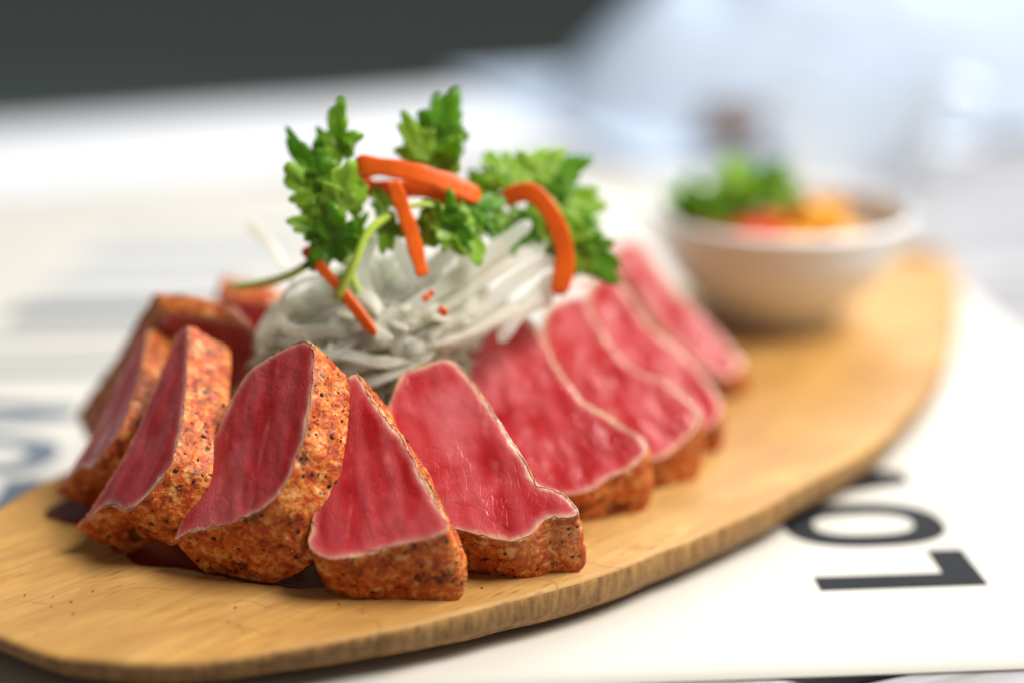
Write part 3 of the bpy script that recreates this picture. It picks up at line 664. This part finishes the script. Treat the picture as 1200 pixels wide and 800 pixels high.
# ------------------------------------------------------------------ coriander
def leaf_mesh(L, wf, seed):
    """compound coriander leaf in the local xy plane: a toothed end leaflet, two side leaflets and a petiole; base at the origin, tip along +y"""
    V = []; F = []; A = []; rs = random.Random(seed); nr, na = 7, 45
    curl = rs.uniform(.05, .35); twist = rs.uniform(-.6, .6)
    def shape(x, y):
        return -curl*(x*x*1.3+(y-.4)*(y-.4)*.5)+twist*x*(y-.3)*.6+.05*noise.noise(Vector((x*4+seed, y*4, 0)))+.02*noise.noise(Vector((x*11, y*11, seed)))
    for sc, oy, rot, ww in ((.66, .32, 0, 1.0), (.54, .30, rs.uniform(.95, 1.25), .9), (.54, .27, -rs.uniform(.95, 1.25), .9)):
        b0 = len(V); j1 = rs.uniform(0, 6); cr_, sr = math.cos(rot), math.sin(rot); asym = rs.uniform(-.12, .12); fold = rs.uniform(-.25, .25)
        for i in range(na):
            a = (i/(na-1)-.5)*2*math.radians(122)
            l3 = abs(math.cos(1.46*a+asym))
            rr_ = (.40+.60*l3**.9)*(1-.16*abs(a)/2.1)
            tooth = abs(math.sin(a*4.4+.9))**.55
            rr_ *= .76+.26*tooth+.03*math.sin(a*13+j1)
            for k in range(nr):
                f = k/(nr-1); q = rr_*f*sc
                x = math.sin(a)*q*wf*ww; y = math.cos(a)*q
                X = x*cr_+y*sr*max(.75, wf); Y = oy-x*sr+y*cr_
                V.append(Vector((X, Y, shape(X, Y)+fold*abs(x)*.9+.03*math.sin(a*4.4)*f*sc))*L)
                A.append(min(1, abs(math.sin(a*1.46))*1.6*f+.05))
        for i in range(na-1):
            for k in range(nr-1):
                p = b0+i*nr+k; F.append((p, p+nr, p+nr+1, p+1))
    b0 = len(V)
    for k in range(6):
        y = .36*k/5
        for x in (-.022, .022): V.append(Vector((x, y, shape(x, y)-.004))*L); A.append(.1)
    for k in range(5): p = b0+2*k; F.append((p, p+1, p+3, p+2))
    me = mesh('leaf', V, F); at = me.attributes.new('vein', 'FLOAT', 'POINT'); at.data.foreach_set('value', A)
    return me
def add_leaf(parent, b, t, wf, mat, seed, facing=Vector((0, -1, .55)), origin=Vector()):
    B, T = Vector(b)*CM, Vector(t)*CM; ax = T-B; L = ax.length*1.17
    rs = random.Random(seed*3+1)
    y = ax.normalized(); f = facing+Vector((rs.uniform(-.7, .7), 0, rs.uniform(-.5, .5)))
    z = (f-y*f.dot(y)).normalized(); x = y.cross(z)
    o = link('leaf', leaf_mesh(L, wf, seed), mat, parent)
    R = Matrix((x, y, z)).transposed().to_4x4(); R.translation = B-origin; o.matrix_local = R
    sm = o.modifiers.new('thickness', 'SOLIDIFY'); sm.thickness = .00022; sm.offset = 0
    return o
SPL = {'left': 'tall leafy coriander sprig standing up beside the ends of the carrot strips', 'mid': 'coriander sprig with round-topped leaves rising behind the level carrot strip',
       'low': 'coriander sprig hanging below the level carrot strip', 'right': 'broad coriander sprig spilling over beside the curved carrot strip',
       'loose1': 'bare green coriander stem reaching out over the back tuna slices', 'loose2': 'bare pale green stem arching up from the radish beside the tall leafy sprig'}
sd = 0
for key in ('left', 'mid', 'low', 'right'):
    b = Vector(ST[key][0])*CM
    root = empty('coriander_sprig', b); tag(root, SPL[key], 'coriander', 'coriander sprigs on the heap')
    obj_sweep('stem', [Vector(p)-b/CM for p in ST[key]], .20, .17, M['stem'], root, n=24, m=8)
    for i, (p, t, wf) in enumerate(LV[key]):
        sd += 1
        add_leaf(root, p, t, wf, M['leaf'] if (i*5+len(key)) % 3 else M['leaf_dark'], sd, origin=b)
for key in ('loose1', 'loose2'):
    b = Vector(ST[key][0])*CM; o = empty('coriander_sprig', b); obj_sweep('stem', [Vector(p)-b/CM for p in ST[key]],   .30, .27, M['stem'], o, n=28, m=8); tag(o, SPL[key], 'coriander', 'coriander sprigs on the heap')

# ------------------------------------------------------------------ white bowl with food
bc = Vector((.1155, .720, BZ+.0003))
prof = [(0, .003), (.018, .003), (.021, 0.0), (.0265, 0.0), (.0275, .003), (.0285, .0055), (.036, .012), (.0450, .0225), (.0515, .034), (.0545, .0440), (.0562, .0462), (.0566, .0480), (.0556, .0490), (.0530, .0484), (.0490, .0360), (.0420, .0240), (.033, .0145), (.020, .0095), (0, .0085)]
prof = [(max(p.x, 0), p.y) for p in cr([(r, z, 0) for r, z in prof], 90)]
V, F = lathe([(a*1.03, b) for a, b in prof], 96)
bowl = link('bowl', mesh('bowl', V, F), M['ceramic']); bowl.location = bc
tag(bowl, 'small white ceramic bowl of chopped vegetables standing on the wooden board', 'bowl')
rs = random.Random(5)
def chunk(loc, size, mat, name, label, cat, group):
    bm = bmesh.new(); bmesh.ops.create_cube(bm, size=1)
    bmesh.ops.bevel(bm, geom=bm.edges[:], offset=.14, segments=3, affect='EDGES', profile=.6)
    bmesh.ops.subdivide_edges(bm, edges=bm.edges[:], cuts=1, use_grid_fill=True)
    s = rs.uniform(0, 50)
    for v in bm.verts:
        v.co *= 1+.12*noise.noise(v.co*2+Vector((s, 0, 0)))
        v.co = Vector((v.co.x*size[0], v.co.y*size[1], v.co.z*size[2]))
    o = link(name, from_bm(name, bm), mat); o.location = bc+Vector(loc); o.rotation_euler = (rs.uniform(-.5, .5), rs.uniform(-.5, .5), rs.uniform(0, 3))
    return tag(o, label, cat, group)
# salad base filling the bowl, pieces heaped on it
for i in range(22):
    a = i*2.4; r = .037*math.sqrt((i+.5)/22); z = .033+.006*(1-r/.037)+rs.uniform(-.003, .003)
    x, y = r*math.cos(a)-.006, r*math.sin(a)
    right = x > .004
    chunk((x, y, z), (rs.uniform(.011, .016), rs.uniform(.010, .014), rs.uniform(.009, .012)), M['mango'] if right else M['carrot'], 'fruit_piece' if right else 'carrot_piece',
          'yellow-orange chunk heaped in the white bowl' if right else 'orange carrot chunk heaped in the white bowl', 'chunk', 'chunks in the white bowl')
for (x, y, z, s) in ((.012, -.010, .047, .016), (.022, -.004, .046, .015), (.002, .004, .050, .014)):
    chunk((x, y, z), (s, s*.8, s*.8), M['mango'], 'fruit_piece', 'yellow-orange chunk heaped in the white bowl', 'chunk', 'chunks in the white bowl')
for (x, y, z, s) in ((-.006, -.020, .045, .012), (-.018, -.022, .043, .011), (-.030, -.012, .044, .011)):
    chunk((x, y, z), (s, s*.8, s*.8), M['carrot'], 'carrot_piece', 'orange carrot chunk heaped in the white bowl', 'chunk', 'chunks in the white bowl')
for q, (cx, cy, cz, nl, rad, lab) in enumerate(((-.036, -.014, .049, 8, .018, 'low coriander sprig at the rim of the white bowl'), (-.012, -.004, .053, 10, .021, 'taller coriander sprig heaped in the middle of the white bowl'))):
    b = bc+Vector((cx, cy, cz))
    root = empty('coriander_sprig', b); tag(root, lab, 'coriander', 'coriander sprigs in the bowl')
    obj_sweep('stem', [(-.3, .2, -.8), (0, 0, 0), (.5, -.2, .5)], .2, .18, M['stem'], root, n=16, m=8)
    for i in range(nl):
        a = i*2.4; el = .15+.9*(i/nl)
        tip = Vector((math.cos(a)*math.cos(el), math.sin(a)*math.cos(el), math.sin(el)))*rad
        add_leaf(root, (0, 0, 0), tip/CM, .8, M['leaf'] if i % 2 else M['leaf_dark'], 200+q*20+i, facing=Vector((0, -.7, 1)))

# ------------------------------------------------------------------ things farther along the table
cup = empty('cup', (.218, 1.07, 0)); tag(cup, 'wide pale glass cup with a loop handle behind the food bowl', 'cup')
pr_ = [(0, .004), (.028, .004), (.030, 0), (.034, 0), (.036, .004), (.046, .018), (.052, .036), (.055, .060), (.0555, .0625), (.054, .0635), (.0525, .061), (.049, .036), (.043, .020), (.030, .009), (0, .008)]
pr_ = [(max(p.x, 0), p.y) for p in cr([(r, z, 0) for r, z in pr_], 70)]
V, F = lathe(pr_, 72); link('body', mesh('body', V, F), M['glass'], cup)
obj_sweep('handle', [(5.1, 0, 5.2), (6.6, 0, 5.8), (8.2, 0, 4.9), (8.4, 0, 3.2), (7.0, 0, 1.9), (4.8, 0, 2.0)], 1.1, .8, M['glass'], cup, n=40, m=12, taper=1.0)
pb = [(0, .002), (.012, .002), (.014, 0), (.018, .003), (.023, .012), (.024, .024), (.0225, .0245), (.020, .014), (.014, .007), (0, .006)]
pb = [(max(p.x, 0), p.y) for p in cr([(r, z, 0) for r, z in pb], 50)]
V, F = lathe(pb, 48)
pin = link('pinch_bowl', mesh('pinch_bowl', V, F), M['brown']); pin.location = (.152, 1.165, 0)
tag(pin, 'small brown wooden pinch bowl beside the glass cup', 'bowl')
# heaped linen cloth at the far end of the table
V = []; F = []; NX, NY = 90, 60
def heap_z(x, y):
    a = max(0, 1-((x-.30)/.40)**2-((y)/.17)**2)
    h = .17*a**.75
    h *= 1+.28*noise.noise(Vector((x*9, y*12, 1)))+.12*noise.noise(Vector((x*26, y*26, 4)))
    return h
for j in range(NY+1):
    for i in range(NX+1):
        x = -.12+.84*i/NX; y = -.18+.36*j/NY
        V.append((x, y, max(0, heap_z(x, y))+.001+.002*abs(noise.noise(Vector((x*30, y*30, 9))))))
for j in range(NY):
    for i in range(NX):
        a = j*(NX+1)+i; F.append((a, a+1, a+NX+2, a+NX+1))
cl = link('linen_cloth', mesh('linen_cloth', V, F), M['cloth']); cl.location = (.125, 1.30, .0025); cl.rotation_euler.z = math.radians(23)
sm = cl.modifiers.new('thickness', 'SOLIDIFY'); sm.thickness = .0012; sm.offset = 1
tag(cl, 'pale bluish white linen cloth heaped at the far end of the table', 'cloth')
